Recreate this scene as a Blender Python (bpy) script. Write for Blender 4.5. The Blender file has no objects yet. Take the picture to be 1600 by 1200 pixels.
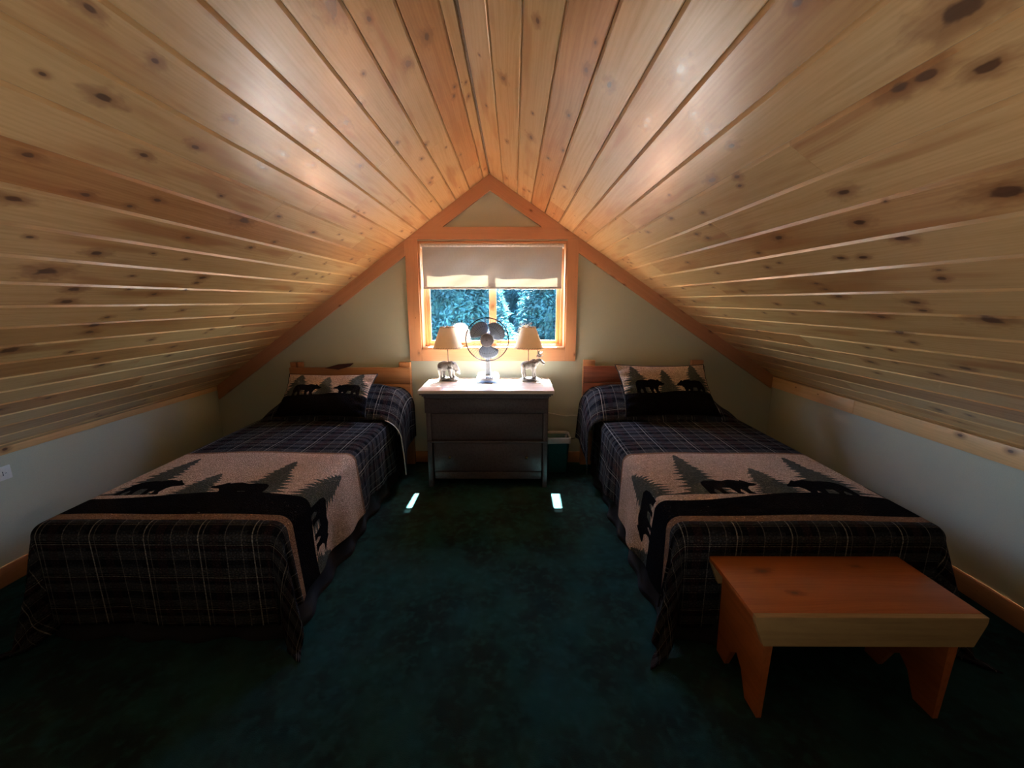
import bpy, bmesh, math, random
import numpy as np
from mathutils import Vector, Matrix
rnd = random.Random(7)
S = bpy.context.scene
COL = S.collection
pi = math.pi
# ------------------------------------------------------------------ camera
CZ = 1.45
cam = bpy.data.cameras.new('camera'); camo = bpy.data.objects.new('camera', cam); COL.objects.link(camo)
cam.sensor_width = 36; cam.lens = 640.0 / 1600 * 36; cam.clip_start = 0.02; cam.clip_end = 200
PITCH = math.atan(130 / 640.0); YAW = math.atan(3 / (640.0 / math.cos(PITCH)))
camo.location = (0, 0, CZ); camo.rotation_euler = (pi / 2 - PITCH, 0, YAW)
S.camera = camo
# ------------------------------------------------------------------ light
S.view_settings.view_transform = 'Standard'; S.view_settings.look = 'None'
S.view_settings.gamma = 1; S.view_settings.use_curve_mapping = False
S.view_settings.exposure = 0.12
W = bpy.data.worlds.new('world'); S.world = W; W.use_nodes = True
wn = W.node_tree.nodes; wl = W.node_tree.links
bg = wn['Background']
sky = wn.new('ShaderNodeTexSky'); sky.sky_type = 'NISHITA'; sky.sun_disc = False
sky.sun_elevation = math.radians(60); sky.altitude = 300; sky.ozone_density = 2.0
wl.new(sky.outputs[0], bg.inputs[0]); bg.inputs[1].default_value = 7.0
def area_portal(x0, x1, z0, z1, y):
    l = bpy.data.lights.new('window_portal', 'AREA'); l.shape = 'RECTANGLE'; l.size = x1 - x0; l.size_y = z1 - z0
    l.cycles.is_portal = True
    o = bpy.data.objects.new('window_portal', l); COL.objects.link(o)
    o.location = ((x0 + x1) / 2, y, (z0 + z1) / 2); o.rotation_euler = (-pi / 2, 0, 0)
area_portal(-.82, .46, 1.02, 1.95, 3.80)
sl = bpy.data.lights.new('sun', 'SUN'); sl.energy = 400.0; sl.angle = math.radians(0.53); sl.color = (1, .96, .9)
so = bpy.data.objects.new('sun', sl); COL.objects.link(so); so.location = (0, 12, 16)
so.rotation_euler = Vector((-.03, -1, -1.72)).to_track_quat('-Z', 'Y').to_euler()
# added soft fill low under the camera, no real lamp: brightens the near ceiling
ul = bpy.data.lights.new('added_ceiling_fill', 'AREA'); ul.shape = 'RECTANGLE'; ul.size = 1.8; ul.size_y = .8; ul.energy = 15; ul.color = (1, .93, .84)
uo = bpy.data.objects.new('added_ceiling_fill', ul); COL.objects.link(uo); uo.location = (-.18, -.10, .15)
uo.rotation_euler = Vector((0, .0, 1)).to_track_quat('-Z', 'Y').to_euler()
# ------------------------------------------------------------------ helpers
def mesh_obj(name, verts, faces, mat=None, parent=None, smooth=False):
    me = bpy.data.meshes.new(name); me.from_pydata([tuple(v) for v in verts], [], faces); me.update()
    bm = bmesh.new(); bm.from_mesh(me); bmesh.ops.recalc_face_normals(bm, faces=bm.faces); bm.to_mesh(me); bm.free()
    return link(name, me, mat, parent, smooth)
def link(name, me, mat=None, parent=None, smooth=False):
    o = bpy.data.objects.new(name, me); COL.objects.link(o)
    if mat: me.materials.append(mat)
    if smooth: me.polygons.foreach_set('use_smooth', [True] * len(me.polygons))
    if parent is not None: o.parent = parent
    return o
def bm_obj(name, bm, mat=None, parent=None, smooth=False):
    me = bpy.data.meshes.new(name); bmesh.ops.recalc_face_normals(bm, faces=bm.faces); bm.to_mesh(me); bm.free()
    return link(name, me, mat, parent, smooth)
def autosmooth(o, deg=35):
    me = o.data
    me.polygons.foreach_set('use_smooth', [True] * len(me.polygons))
    bm = bmesh.new(); bm.from_mesh(me)
    for e in bm.edges:
        if len(e.link_faces) == 2 and e.calc_face_angle(0) > math.radians(deg): e.smooth = False
    bm.to_mesh(me); bm.free(); return o
def empty(name, loc=(0, 0, 0), rz=0):
    o = bpy.data.objects.new(name, None); COL.objects.link(o); o.location = loc; o.rotation_euler = (0, 0, rz)
    o.empty_display_size = .1
    return o
def tag(o, label, cat, group=None):
    o['label'] = label; o['category'] = cat
    if group: o['group'] = group
    return o
def struct(o, label=None):
    o['kind'] = 'structure'
    if label: o['label'] = label
    return o
def add_box(bm, x0, x1, y0, y1, z0, z1, bev=0):
    r = bmesh.ops.create_cube(bm, size=1)
    for v in r['verts']:
        v.co = Vector(((x0 + x1) / 2 + v.co.x * (x1 - x0), (y0 + y1) / 2 + v.co.y * (y1 - y0), (z0 + z1) / 2 + v.co.z * (z1 - z0)))
    if bev:
        es = list({e for v in r['verts'] for e in v.link_edges})
        bmesh.ops.bevel(bm, geom=es, offset=bev, segments=2, affect='EDGES', profile=.5)
    return bm
def box(name, x0, x1, y0, y1, z0, z1, mat, parent=None, bev=.002):
    """box whose own origin is its centre (textures follow it)"""
    bm = bmesh.new(); cx, cy, cz = (x0 + x1) / 2, (y0 + y1) / 2, (z0 + z1) / 2
    add_box(bm, x0 - cx, x1 - cx, y0 - cy, y1 - cy, z0 - cz, z1 - cz, bev)
    o = bm_obj(name, bm, mat, parent); o.location = (cx, cy, cz)
    return autosmooth(o) if bev else o
def board(name, size, M, mat, parent=None, bev=.0015):
    """wooden board: local X across, Y along the grain, Z thickness; placed by matrix M"""
    bm = bmesh.new(); w, l, t = size
    add_box(bm, -w / 2, w / 2, -l / 2, l / 2, -t / 2, t / 2, bev)
    o = bm_obj(name, bm, mat, parent); o.matrix_local = M
    return autosmooth(o)
def axes(X, Y, Z, loc):
    m = Matrix((X, Y, Z)).transposed().to_4x4(); m.translation = Vector(loc); return m
def frame(loc, along, normal):
    Y = Vector(along).normalized(); Z = Vector(normal); Z = (Z - Z.dot(Y) * Y).normalized(); X = Y.cross(Z)
    return axes(X, Y, Z, loc)
def prism(name, poly, y0, y1, mat, parent=None, axis='y'):
    """extrude a polygon; axis y: poly in (x,z); axis x: poly in (y,z); axis z: poly in (x,y)"""
    n = len(poly)
    def P(a, b, c): return (a, c, b) if axis == 'y' else ((c, a, b) if axis == 'x' else (a, b, c))
    vs = [P(a, b, y0) for a, b in poly] + [P(a, b, y1) for a, b in poly]
    fs = [tuple(range(n)), tuple(range(2 * n - 1, n - 1, -1))] + [(i, (i + 1) % n, n + (i + 1) % n, n + i) for i in range(n)]
    return mesh_obj(name, vs, fs, mat, parent)
def add_tube(bm, pts, r, seg=8, closed=False):
    pts = [Vector(p) for p in pts]; n = len(pts); rings = []
    rad = r if isinstance(r, (list, tuple)) else [r] * n
    up = None
    for i, p in enumerate(pts):
        a = pts[(i - 1) % n] if (i > 0 or closed) else p; b = pts[(i + 1) % n] if (i < n - 1 or closed) else p
        t = (b - a).normalized()
        if up is None: up = Vector((0, 0, 1)) if abs(t.z) < .9 else Vector((1, 0, 0))
        x = t.cross(up).normalized(); yv = x.cross(t).normalized(); up = yv
        rings.append([bm.verts.new(p + (x * math.cos(2 * pi * k / seg) + yv * math.sin(2 * pi * k / seg)) * rad[i]) for k in range(seg)])
    m = n if closed else n - 1
    for i in range(m):
        A, B = rings[i], rings[(i + 1) % n]
        for k in range(seg): bm.faces.new((A[k], A[(k + 1) % seg], B[(k + 1) % seg], B[k]))
    if not closed:
        bm.faces.new(rings[0][::-1]); bm.faces.new(rings[-1])
    return bm
def tube(name, pts, r, mat, parent=None, seg=8, closed=False):
    bm = bmesh.new(); add_tube(bm, pts, r, seg, closed); return bm_obj(name, bm, mat, parent, True)
def add_lathe(bm, prof, seg=32, M=Matrix(), cap=True):
    rings = []
    for r, z in prof:
        rings.append([bm.verts.new(M @ Vector((r * math.cos(2 * pi * k / seg), r * math.sin(2 * pi * k / seg), z))) for k in range(seg)])
    for A, B in zip(rings, rings[1:]):
        for k in range(seg): bm.faces.new((A[k], A[(k + 1) % seg], B[(k + 1) % seg], B[k]))
    if cap:
        bm.faces.new(rings[0][::-1]); bm.faces.new(rings[-1])
    return bm
def grid_obj(name, P, UV, mat, parent=None, attrs=None, solid=0):
    nu, nv = P.shape[:2]
    me = bpy.data.meshes.new(name)
    i = np.arange(nu * nv).reshape(nu, nv)
    q = np.stack([i[:-1, :-1], i[1:, :-1], i[1:, 1:], i[:-1, 1:]], -1).reshape(-1, 4)
    me.vertices.add(nu * nv); me.vertices.foreach_set('co', P.reshape(-1).astype(np.float32))
    me.loops.add(q.size); me.loops.foreach_set('vertex_index', q.reshape(-1).astype(np.int32))
    me.polygons.add(len(q)); me.polygons.foreach_set('loop_start', np.arange(0, q.size, 4, dtype=np.int32))
    me.polygons.foreach_set('loop_total', np.full(len(q), 4, dtype=np.int32))
    me.update(calc_edges=True)
    uv = me.uv_layers.new(name='UVMap'); uv.data.foreach_set('uv', UV.reshape(-1, 2)[q.reshape(-1)].reshape(-1).astype(np.float32))
    for k, v in (attrs or {}).items():
        a = me.attributes.new(k, 'FLOAT', 'POINT'); a.data.foreach_set('value', v.reshape(-1).astype(np.float32))
    o = link(name, me, mat, parent, True)
    if solid:
        m = o.modifiers.new('thickness', 'SOLIDIFY'); m.thickness = solid; m.offset = -1
    return o
# ------------------------------------------------------------------ node shorthand
class N:
    def __init__(s, name, rough=.6, spec=.5):
        s.m = bpy.data.materials.new(name); s.m.use_nodes = True; s.t = s.m.node_tree; s.b = s.t.nodes['Principled BSDF']
        s.out = s.t.nodes['Material Output']
        s.b.inputs['Roughness'].default_value = rough; s.b.inputs['Specular IOR Level'].default_value = spec
    def put(s, sock, v):
        if hasattr(v, 'is_output'): s.t.links.new(v, sock)
        elif v is not None:
            if isinstance(v, (tuple, list)) and sock.type == 'RGBA' and len(v) == 3: v = (*v, 1)
            sock.default_value = v
    def node(s, t, ins=None, **kw):
        n = s.t.nodes.new('ShaderNode' + t)
        for k, v in kw.items(): setattr(n, k, v)
        for k, v in (ins or {}).items(): s.put(n.inputs[k], v)
        return n
    def M(s, op, a, b=0.0, c=0.0): 
        n = s.t.nodes.new('ShaderNodeMath'); n.operation = op
        s.put(n.inputs[0], a); s.put(n.inputs[1], b); s.put(n.inputs[2], c); return n.outputs[0]
    def V(s, op, a, b=(0, 0, 0)):
        n = s.t.nodes.new('ShaderNodeVectorMath'); n.operation = op; s.put(n.inputs[0], a)
        if op == 'SCALE': s.put(n.inputs['Scale'], b)
        else: s.put(n.inputs[1], b)
        return n.outputs['Value'] if op in ('LENGTH', 'DOT_PRODUCT', 'DISTANCE') else n.outputs[0]
    def mix(s, f, a, b):
        n = s.t.nodes.new('ShaderNodeMix'); n.data_type = 'RGBA'; s.put(n.inputs[0], f); s.put(n.inputs[6], a); s.put(n.inputs[7], b); return n.outputs[2]
    def step(s, v, a, b, o0=0.0, o1=1.0):
        n = s.t.nodes.new('ShaderNodeMapRange'); n.interpolation_type = 'SMOOTHSTEP'
        s.put(n.inputs[0], v); n.inputs[1].default_value = a; n.inputs[2].default_value = b; n.inputs[3].default_value = o0; n.inputs[4].default_value = o1
        return n.outputs[0]
    def obj(s): return s.node('TexCoord').outputs['Object']
    def rand(s): return s.node('ObjectInfo').outputs['Random']
    def uv(s): return s.node('UVMap', uv_map='UVMap').outputs[0]
    def xyz(s, v):
        n = s.node('SeparateXYZ', {0: v}); return n.outputs[0], n.outputs[1], n.outputs[2]
    def comb(s, x, y, z=0.0): return s.node('CombineXYZ', {0: x, 1: y, 2: z}).outputs[0]
    def noise(s, v, scale=5, det=2, rough=.5, dist=0):
        return s.node('TexNoise', {'Vector': v, 'Scale': scale, 'Detail': det, 'Roughness': rough, 'Distortion': dist}).outputs[0]
    def attr(s, name, kind='GEOMETRY', out='Fac'): 
        n = s.node('Attribute'); n.attribute_name = name; n.attribute_type = kind; return n.outputs[out]
    def bump(s, h, st=.3, dist=.01):
        n = s.node('Bump', {'Strength': st, 'Distance': dist, 'Height': h}); s.t.links.new(n.outputs[0], s.b.inputs['Normal']); return s
    def col(s, c): s.put(s.b.inputs['Base Color'], c); return s
def plain(name, c, rough=.5, metal=0, spec=.5, bump=0, scale=60, var=.12):
    n = N(name, rough, spec); n.b.inputs['Metallic'].default_value = metal
    v = n.obj(); k = n.noise(v, scale, 3)
    n.col(n.mix(n.step(k, .3, .7), tuple(x * (1 - var) for x in c), tuple(min(1, x * (1 + var)) for x in c)))
    if bump: n.bump(k, bump, .003)
    return n.m
def pine(name, base, dark, rough=.32, knots=0, small=.0, grain=.35, hue=0.0, bump=.1, spec=.5, coat=0):
    n = N(name, rough, spec); P = n.obj(); R = n.rand()
    x, y, z = n.xyz(P)
    off = n.comb(n.M('MULTIPLY', R, 37.0), n.M('MULTIPLY', R, 91.0), n.M('MULTIPLY', R, 13.0))
    Q = n.V('ADD', P, off)
    halo = None; core = None
    def acc(old, new): return new if old is None else n.M('MAXIMUM', old, new)
    if knots:
        for k in 'abcde'[:knots]:
            kv = n.attr('knot_' + k, 'OBJECT', 'Vector'); kx, ky, kr = n.xyz(kv)
            d = n.V('LENGTH', n.comb(n.M('SUBTRACT', x, kx), n.M('MULTIPLY', n.M('SUBTRACT', y, ky), .5)))
            wob = n.M('MULTIPLY_ADD', n.noise(n.V('MULTIPLY', Q, (1.3, .6, 1)), 44, 2), 1.7, .25)
            d = n.M('DIVIDE', n.M('MULTIPLY', d, wob), n.M('ADD', kr, .00002))
            core = acc(core, n.step(d, .55, 1.0, 1, 0)); halo = acc(halo, n.step(d, .7, 3.2, 1, 0))
    if small:
        vo = n.node('TexVoronoi', {'Vector': n.comb(*[n.M('MULTIPLY', a, b) for a, b in zip(n.xyz(Q)[:2], (1.0, .6))]), 'Scale': 9.0}, voronoi_dimensions='2D')
        cr, cg, cb = n.xyz(vo.outputs['Color'])
        rr = n.M('MULTIPLY', n.step(cr, 1 - small, 1.0), .085)
        d = n.M('DIVIDE', vo.outputs['Distance'], n.M('ADD', rr, .0001))
        core = acc(core, n.step(d, .5, 1.0, 1, 0)); halo = acc(halo, n.step(d, .7, 3.0, 1, 0))
    wx = n.M('MULTIPLY', n.noise(n.V('MULTIPLY', Q, (9, 1.3, 9)), 1, 2), .05)
    hw = n.M('MULTIPLY', halo, .012) if halo is not None else 0.0
    gx = n.M('ADD', n.M('ADD', n.xyz(Q)[0], wx), hw)
    G = n.comb(gx, n.M('MULTIPLY', y, .035), n.M('MULTIPLY', z, 1.0))
    ring = n.noise(G, 55, 2, .5); fine = n.noise(n.comb(n.M('MULTIPLY', gx, 7.0), n.M('MULTIPLY', y, .5), z), 45, 2)
    wave = n.M('ABSOLUTE', n.M('SINE', n.M('MULTIPLY', n.M('ADD', gx, n.M('MULTIPLY', n.noise(n.V('MULTIPLY', Q, (4, .5, 4)), 1, 1), .16)), 260.0)))
    g = n.M('ADD', n.M('ADD', n.M('MULTIPLY', n.step(ring, .42, .68), .5), n.M('MULTIPLY', n.step(fine, .4, .7), .22)), n.M('MULTIPLY', n.M('POWER', wave, 3.0), .28))
    c = n.mix(n.M('MULTIPLY', g, grain), base, dark)
    if hue:
        c = n.mix(n.M('MULTIPLY', n.step(R, .6, .9), hue), c, n.mix(g, (base[0] * .75, base[1] * .55, base[2] * .42), (dark[0] * .8, dark[1] * .62, dark[2] * .5)))
        blot = n.noise(n.V('MULTIPLY', Q, (11, 1.6, 1)), 1, 2)
        c = n.mix(n.M('MULTIPLY', n.step(blot, .54, .70), .7), c, (dark[0] * .85, dark[1] * .62, dark[2] * .5))
        c = n.mix(n.M('MULTIPLY', n.step(n.M('FRACT', n.M('MULTIPLY', R, 7.3)), .3, 1.0), .3), c, (base[0] * .8, base[1] * .85, base[2] * .8))
    if halo is not None:
        c = n.mix(n.M('MULTIPLY', halo, .62), c, (dark[0] * .5, dark[1] * .33, dark[2] * .28))
        c = n.mix(n.M('MULTIPLY', core, .9), c, n.mix(ring, (.05, .02, .012), (.16, .07, .035)))
    n.col(c); n.put(n.b.inputs['Roughness'], n.M('MULTIPLY_ADD', g, .1, rough))
    if coat: n.b.inputs['Coat Weight'].default_value = coat; n.b.inputs['Coat Roughness'].default_value = .25; n.b.inputs['Coat IOR'].default_value = 1.65
    n.bump(g, bump, .002)
    return n.m
# ------------------------------------------------------------------ materials
m_ceil = pine('ceiling_pine', (.76, .505, .245), (.51, .265, .095), .34, knots=5, small=.10, grain=.6, hue=.9, spec=.5, coat=1.0)
m_trim = pine('trim_pine', (.52, .255, .135), (.36, .155, .07), .38, small=.25, grain=.4)
m_trim2 = pine('trim_pale_pine', (.74, .47, .22), (.45, .25, .10), .4, small=.4, grain=.4)
m_head = pine('headboard_pine', (.42, .2, .085), (.26, .1, .035), .4, small=.2, grain=.6)
m_cedar = pine('headboard_cedar', (.24, .075, .042), (.10, .03, .018), .4, small=.2, grain=.9)
m_bench = pine('bench_pine', (.37, .115, .032), (.20, .055, .016), .32, knots=3, small=0, grain=.55)
m_benchside = pine('bench_edge_pine', (.30, .20, .085), (.17, .10, .04), .45, small=.1, grain=.6)
m_wall = plain('sage_wall', (.50, .53, .43), .75, bump=.25, scale=220, var=.03)
m_dark = plain('dark_backing', (.10, .06, .03), .8)  # dark brown slab behind the ceiling boards
n = N('green_carpet', .95, .0); v = n.obj()
c = n.mix(n.step(n.noise(v, 4.5, 3, .6), .35, .68), (.005, .028, .031), (.010, .088, .096))
c = n.mix(n.M('MULTIPLY', n.step(n.noise(v, 26, 2), .45, .75), .5), c, (.020, .135, .138))
c = n.mix(n.step(n.noise(v, 420, 2), .3, .75, 0, .55), c, (.004, .022, .023))
n.col(c); n.bump(n.noise(v, 420, 3), 1.0, .02); n.b.inputs['Sheen Weight'].default_value = .05; n.b.inputs['Sheen Roughness'].default_value = .5
m_carpet = n.m
# quilt: plaid, cream panel with applique silhouettes, tan binding
n = N('quilt_print', .95, .03); a, b, _ = n.xyz(n.uv())
def lines(t, per, ph, w, soft=.0012):
    f = n.M('ABSOLUTE', n.M('SUBTRACT', n.M('PINGPONG', n.M('ADD', t, ph), per / 2), 0.0))
    return n.step(f, w / 2, w / 2 + soft, 1, 0)
def bands(t, per, ph, w, soft=.006): return lines(t, per, ph, w, soft)
c = n.mix(bands(a, .225, .07, .085), (.009, .011, .017), (.029, .033, .044))
c = n.mix(n.M('MULTIPLY', bands(b, .075, .0, .024), .55), c, (.085, .088, .10))
c = n.mix(n.M('MULTIPLY', bands(b, .075, .035, .016), .75), c, (.012, .012, .018))
c = n.mix(n.M('MULTIPLY', bands(a, .225, .16, .03), .35), c, (.055, .026, .032))
c = n.mix(n.M('MULTIPLY', bands(b, .15, .04, .010, .002), .45), c, (.055, .026, .032))
c = n.mix(n.M('MULTIPLY', lines(b, .075, .021, .0018), .2), c, (.38, .36, .34))
c = n.mix(n.M('MULTIPLY', lines(b, .15, .03, .003), .28), c, (.5, .48, .45))
c = n.mix(n.M('MULTIPLY', lines(a, .225, .0, .0034), .62), c, (.46, .45, .44))
for ph, k in ((.045, .3), (-.02, .35), (.1125, .4)): c = n.mix(n.M('MULTIPLY', lines(a, .225, ph, .0026), k), c, (.34, .33, .33))
uvv = n.uv(); wiggle = n.M('MULTIPLY', n.M('SUBTRACT', n.noise(uvv, 90, 2), .5), .006)
speck = n.noise(uvv, 75, 3, .6, 2.0)
cream = n.mix(n.step(speck, .35, .7), (.50, .34, .25), (.92, .71, .57))
tree = n.mix(n.step(n.noise(uvv, 70, 2), .4, .7), (.085, .092, .080), (.125, .13, .115))
tan = n.mix(n.step(speck, .35, .7), (.27, .15, .10), (.36, .22, .15))
blk = n.mix(n.step(speck, .4, .8), (.005, .0045, .006), (.012, .011, .014))
c = n.mix(n.step(n.attr('cream_sd'), -.0006, .0006, 1, 0), c, cream)
c = n.mix(n.M('MULTIPLY', n.step(n.M('ADD', n.attr('tree_sd'), wiggle), -.0008, .0008, 1, 0), 1.0), c, tree)
c = n.mix(n.step(n.M('ADD', n.attr('dark_sd'), n.M('MULTIPLY', wiggle, .4)), -.0008, .0008, 1, 0), c, blk)
c = n.mix(n.step(n.attr('tan_sd'), -.0006, .0006, 1, 0), c, tan)
n.col(c)
vor = n.node('TexVoronoi', {'Vector': n.V('ADD', uvv, n.V('SCALE', n.comb(speck, n.noise(uvv, 60, 2), 0.0), .015)), 'Scale': 75.0}, feature='DISTANCE_TO_EDGE', voronoi_dimensions='2D')
n.bump(n.M('ADD', n.M('MULTIPLY', n.step(vor.outputs[0], 0, .25), .9), n.M('MULTIPLY', n.noise(uvv, 300, 2), .3)), 1.0, .01)
m_quilt = n.m
m_skirt = plain('navy_skirt', (.006, .006, .011), .9, bump=.2, var=.2)
m_black = plain('black_cotton', (.012, .011, .013), .9, var=.2)
m_white_cloth = plain('white_piping', (.75, .76, .78), .8)
m_mattress = plain('mattress_ticking', (.5, .5, .48), .8)
# dresser
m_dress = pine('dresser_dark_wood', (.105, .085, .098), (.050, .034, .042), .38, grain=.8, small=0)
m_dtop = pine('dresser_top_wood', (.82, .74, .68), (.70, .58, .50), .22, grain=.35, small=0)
m_brass = plain('dark_brass', (.22, .16, .08), .35, metal=1)
# ------------------------------------------------------------------ room shell
AX, AZ = -.196, 2.442; LX, LZ = -2.648, .696; RX, RZ = 2.286, .799
Y0, Y1 = -2.4, 3.555; WT = .17
HX0, HX1, HZ0, HZ1 = -.805, .449, 1.035, 1.935      # window opening
struct(box('floor', LX - .2, RX + .2, Y0 - .2, Y1 + WT, -.2, 0, m_carpet, bev=0), 'dark green mottled carpet')
def cz_l(x): return LZ + (x - LX) / (AX - LX) * (AZ - LZ)
def cz_r(x): return RZ + (x - RX) / (AX - RX) * (AZ - RZ)
bm = bmesh.new()
def add_prism(bm, poly, y0, y1):
    n = len(poly); A = [bm.verts.new((x, y0, z)) for x, z in poly]; B = [bm.verts.new((x, y1, z)) for x, z in poly]
    bm.faces.new(A); bm.faces.new(B[::-1])
    for i in range(n): bm.faces.new((A[i], A[(i + 1) % n], B[(i + 1) % n], B[i]))
add_prism(bm, [(LX - .15, 0), (HX0, 0), (HX0, cz_l(HX0) + .03), (LX, LZ + .03), (LX - .15, LZ)], Y1, Y1 + WT)
add_prism(bm, [(HX1, 0), (RX + .15, 0), (RX + .15, RZ), (RX, RZ + .03), (HX1, cz_r(HX1) + .03)], Y1, Y1 + WT)
add_prism(bm, [(HX0, 0), (HX1, 0), (HX1, HZ0), (HX0, HZ0)], Y1, Y1 + WT)
add_prism(bm, [(HX0, HZ1), (HX1, HZ1), (HX1, cz_r(HX1) + .03), (AX, AZ + .03), (HX0, cz_l(HX0) + .03)], Y1, Y1 + WT)
struct(bm_obj('wall_back', bm, m_wall), 'sage green gable wall around the window')
struct(prism('wall_rear', [(LX - .15, 0), (RX + .15, 0), (RX + .15, RZ), (AX, AZ + .03), (LX - .15, LZ)], Y0 - .15, Y0, m_wall))
struct(prism('wall_left', [(LX - .15, 0), (LX, 0), (LX, LZ + .02), (LX - .15, LZ - .06)], Y0, Y1, m_wall), 'low sage green knee wall behind the left bed')
struct(prism('wall_right', [(RX, 0), (RX + .15, 0), (RX + .15, RZ - .06), (RX, RZ + .02)], Y0, Y1, m_wall), 'low sage green knee wall beside the right bed')
# ceiling: backing slabs and every board as a plank
uL = Vector((LX - AX, 0, LZ - AZ)); lenL = uL.length; uL.normalize()
uR = Vector((RX - AX, 0, RZ - AZ)); lenR = uR.length; uR.normalize()
nL = uL.cross(Vector((0, 1, 0))); nR = -(uR.cross(Vector((0, 1, 0))))      # both point into the room
TH = .02
bm = bmesh.new()
def o2(x, z, nv, d): return (x - nv.x * d, z - nv.z * d)
for (ex, ez, nv, u) in ((LX, LZ, nL, uL), (RX, RZ, nR, uR)):
    e2 = (ex + u.x * .2, ez + u.z * .2)
    add_prism(bm, [o2(AX, AZ, nv, TH), o2(*e2, nv, TH), o2(*e2, nv, TH + .08), o2(AX, AZ + .05, nv, TH + .08)], Y0 - .15, Y1 + WT)
add_prism(bm, [(AX, AZ + .012), (AX - .2, AZ), (AX, AZ + .2), (AX + .2, AZ)], Y0 - .15, Y1 + WT)
ceil = struct(bm_obj('ceiling', bm, m_dark), 'pitched ceiling of varnished knotty pine boards')
KL = [(0.761, 0.91, 2), (0.776, 1.07, 2), (0.92, 1.05, 3), (0.931, 1.34, 2), (1.025, 1.24, 2), (1.141, 1.03, 2), (0.796, 1.35, 2), (1.283, 1.08, 3), (1.215, 1.21, 2), (1.165, 1.4, 2), (1.066, 1.59, 1), (1.144, 1.81, 4), (1.411, 1.19, 1), (1.444, 1.4, 3), (1.411, 1.59, 1), (1.421, 1.75, 1), (1.555, 1.32, 4), (1.3, 1.65, 2), (1.286, 2.02, 2), (1.549, 1.61, 1), (1.53, 1.95, 3), (1.57, 1.95, 2), (1.625, 1.94, 1), (1.642, 1.46, 3), (1.714, 1.48, 3), (1.664, 1.8, 2), (1.633, 1.66, 1), (1.772, 1.82, 2), (1.791, 2.07, 2), (1.827, 1.71, 2), (1.879, 1.69, 3), (1.931, 1.71, 3), (2.014, 1.48, 4), (2.079, 1.73, 2), (2.049, 2.1, 2), (2.156, 2.33, 2), (2.167, 1.9, 2), (2.242, 1.98, 3), (2.258, 2.39, 2), (2.004, 2.48, 2), (2.036, 2.47, 1), (1.89, 2.55, 2), (0.366, 1.29, 4), (0.292, 1.41, 2), (0.238, 1.71, 3), (0.139, 1.66, 3), (0.664, 1.64, 2), (0.803, 1.64, 2), (0.772, 1.82, 2), (0.645, 2.08, 2), (0.764, 1.46, 2), (0.553, 1.74, 3), (0.462, 1.71, 2), (0.328, 2.35, 2), (0.103, 2.13, 2), (0.031, 2.23, 2), (0.029, 2.1, 1), (0.168, 2.79, 1), (0.234, 2.55, 1), (0.385, 2.46, 2), (0.423, 2.84, 2), (0.441, 2.13, 2), (0.887, 1.62, 2), (0.823, 1.77, 2), (1.066, 1.96, 2), (0.973, 2.79, 2), (1.071, 2.67, 1), (1.086, 2.32, 2), (1.429, 2.62, 2), (1.415, 2.31, 1), (1.437, 2.48, 1), (0.848, 2.48, 1), (1.056, 3.23, 1), (1.384, 3.03, 1), (1.201, 3.08, 2), (2.461, 1.84, 2), (2.497, 1.9, 2), (2.513, 1.72, 2)]
KR = [(0.181, 1.89, 3), (0.069, 2.28, 1), (0.186, 2.56, 2), (0.319, 1.41, 2), (0.509, 1.32, 1), (0.507, 1.46, 2), (0.593, 1.45, 3), (0.495, 1.8, 2), (0.467, 1.98, 1), (0.517, 2.15, 2), (0.454, 2.37, 2), (0.744, 1.19, 3), (0.762, 1.51, 2), (0.85, 1.3, 2), (0.338, 2.27, 3), (0.996, 1.31, 2), (0.443, 2.68, 1), (0.595, 2.62, 2), (0.914, 1.33, 3), (1.056, 1.53, 3), (1.093, 1.42, 2), (1.032, 0.71, 4), (1.138, 0.74, 3), (1.094, 0.86, 3), (1.098, 0.81, 3), (1.286, 1.17, 3), (1.411, 0.88, 4), (1.404, 1.23, 3), (1.389, 1.57, 3), (1.498, 1.17, 3), (1.544, 1.43, 2), (1.554, 1.35, 2), (1.525, 1.73, 1), (1.54, 1.63, 1), (1.646, 1.18, 1), (1.685, 1.2, 2), (1.675, 1.68, 2), (1.716, 1.67, 2), (1.766, 1.65, 3), (1.805, 1.37, 3), (1.853, 1.38, 2), (1.826, 2.11, 2), (1.817, 1.81, 2), (1.905, 1.58, 3), (1.897, 1.21, 4), (1.911, 2.09, 2), (2.016, 1.59, 3), (2.083, 1.59, 2), (2.177, 1.88, 2), (2.325, 1.99, 3), (2.421, 2.49, 2), (2.241, 1.51, 3), (2.338, 1.68, 2), (2.451, 2.06, 2), (2.755, 1.97, 3), (1.158, 1.78, 2), (1.114, 2.03, 2), (1.123, 2.39, 2), (1.249, 2.0, 2), (1.291, 1.96, 2), (1.391, 2.16, 1), (1.413, 2.41, 2), (1.422, 2.81, 1), (1.591, 2.56, 1), (1.797, 3.02, 1), (1.797, 2.8, 1), (1.445, 1.77, 2), (1.706, 2.26, 2), (1.537, 2.26, 2), (2.854, 1.94, 2)]
sL = [-.078, .057, .194, .333, .465, .597, .729, .860, .986, 1.114, 1.241, 1.368, 1.493, 1.616, 1.739, 1.862, 1.983, 2.102, 2.223, 2.342, 2.461, 2.582, 2.703, 2.824, 2.945, lenL + .03]
sR = [-.009, .126, .261, .397, .533, .670, .805, .942, 1.078, 1.210, 1.343, 1.477, 1.612, 1.744, 1.875, 2.007, 2.138, 2.268, 2.402, 2.535, 2.668, 2.80, 2.93, lenR + .03]
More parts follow.
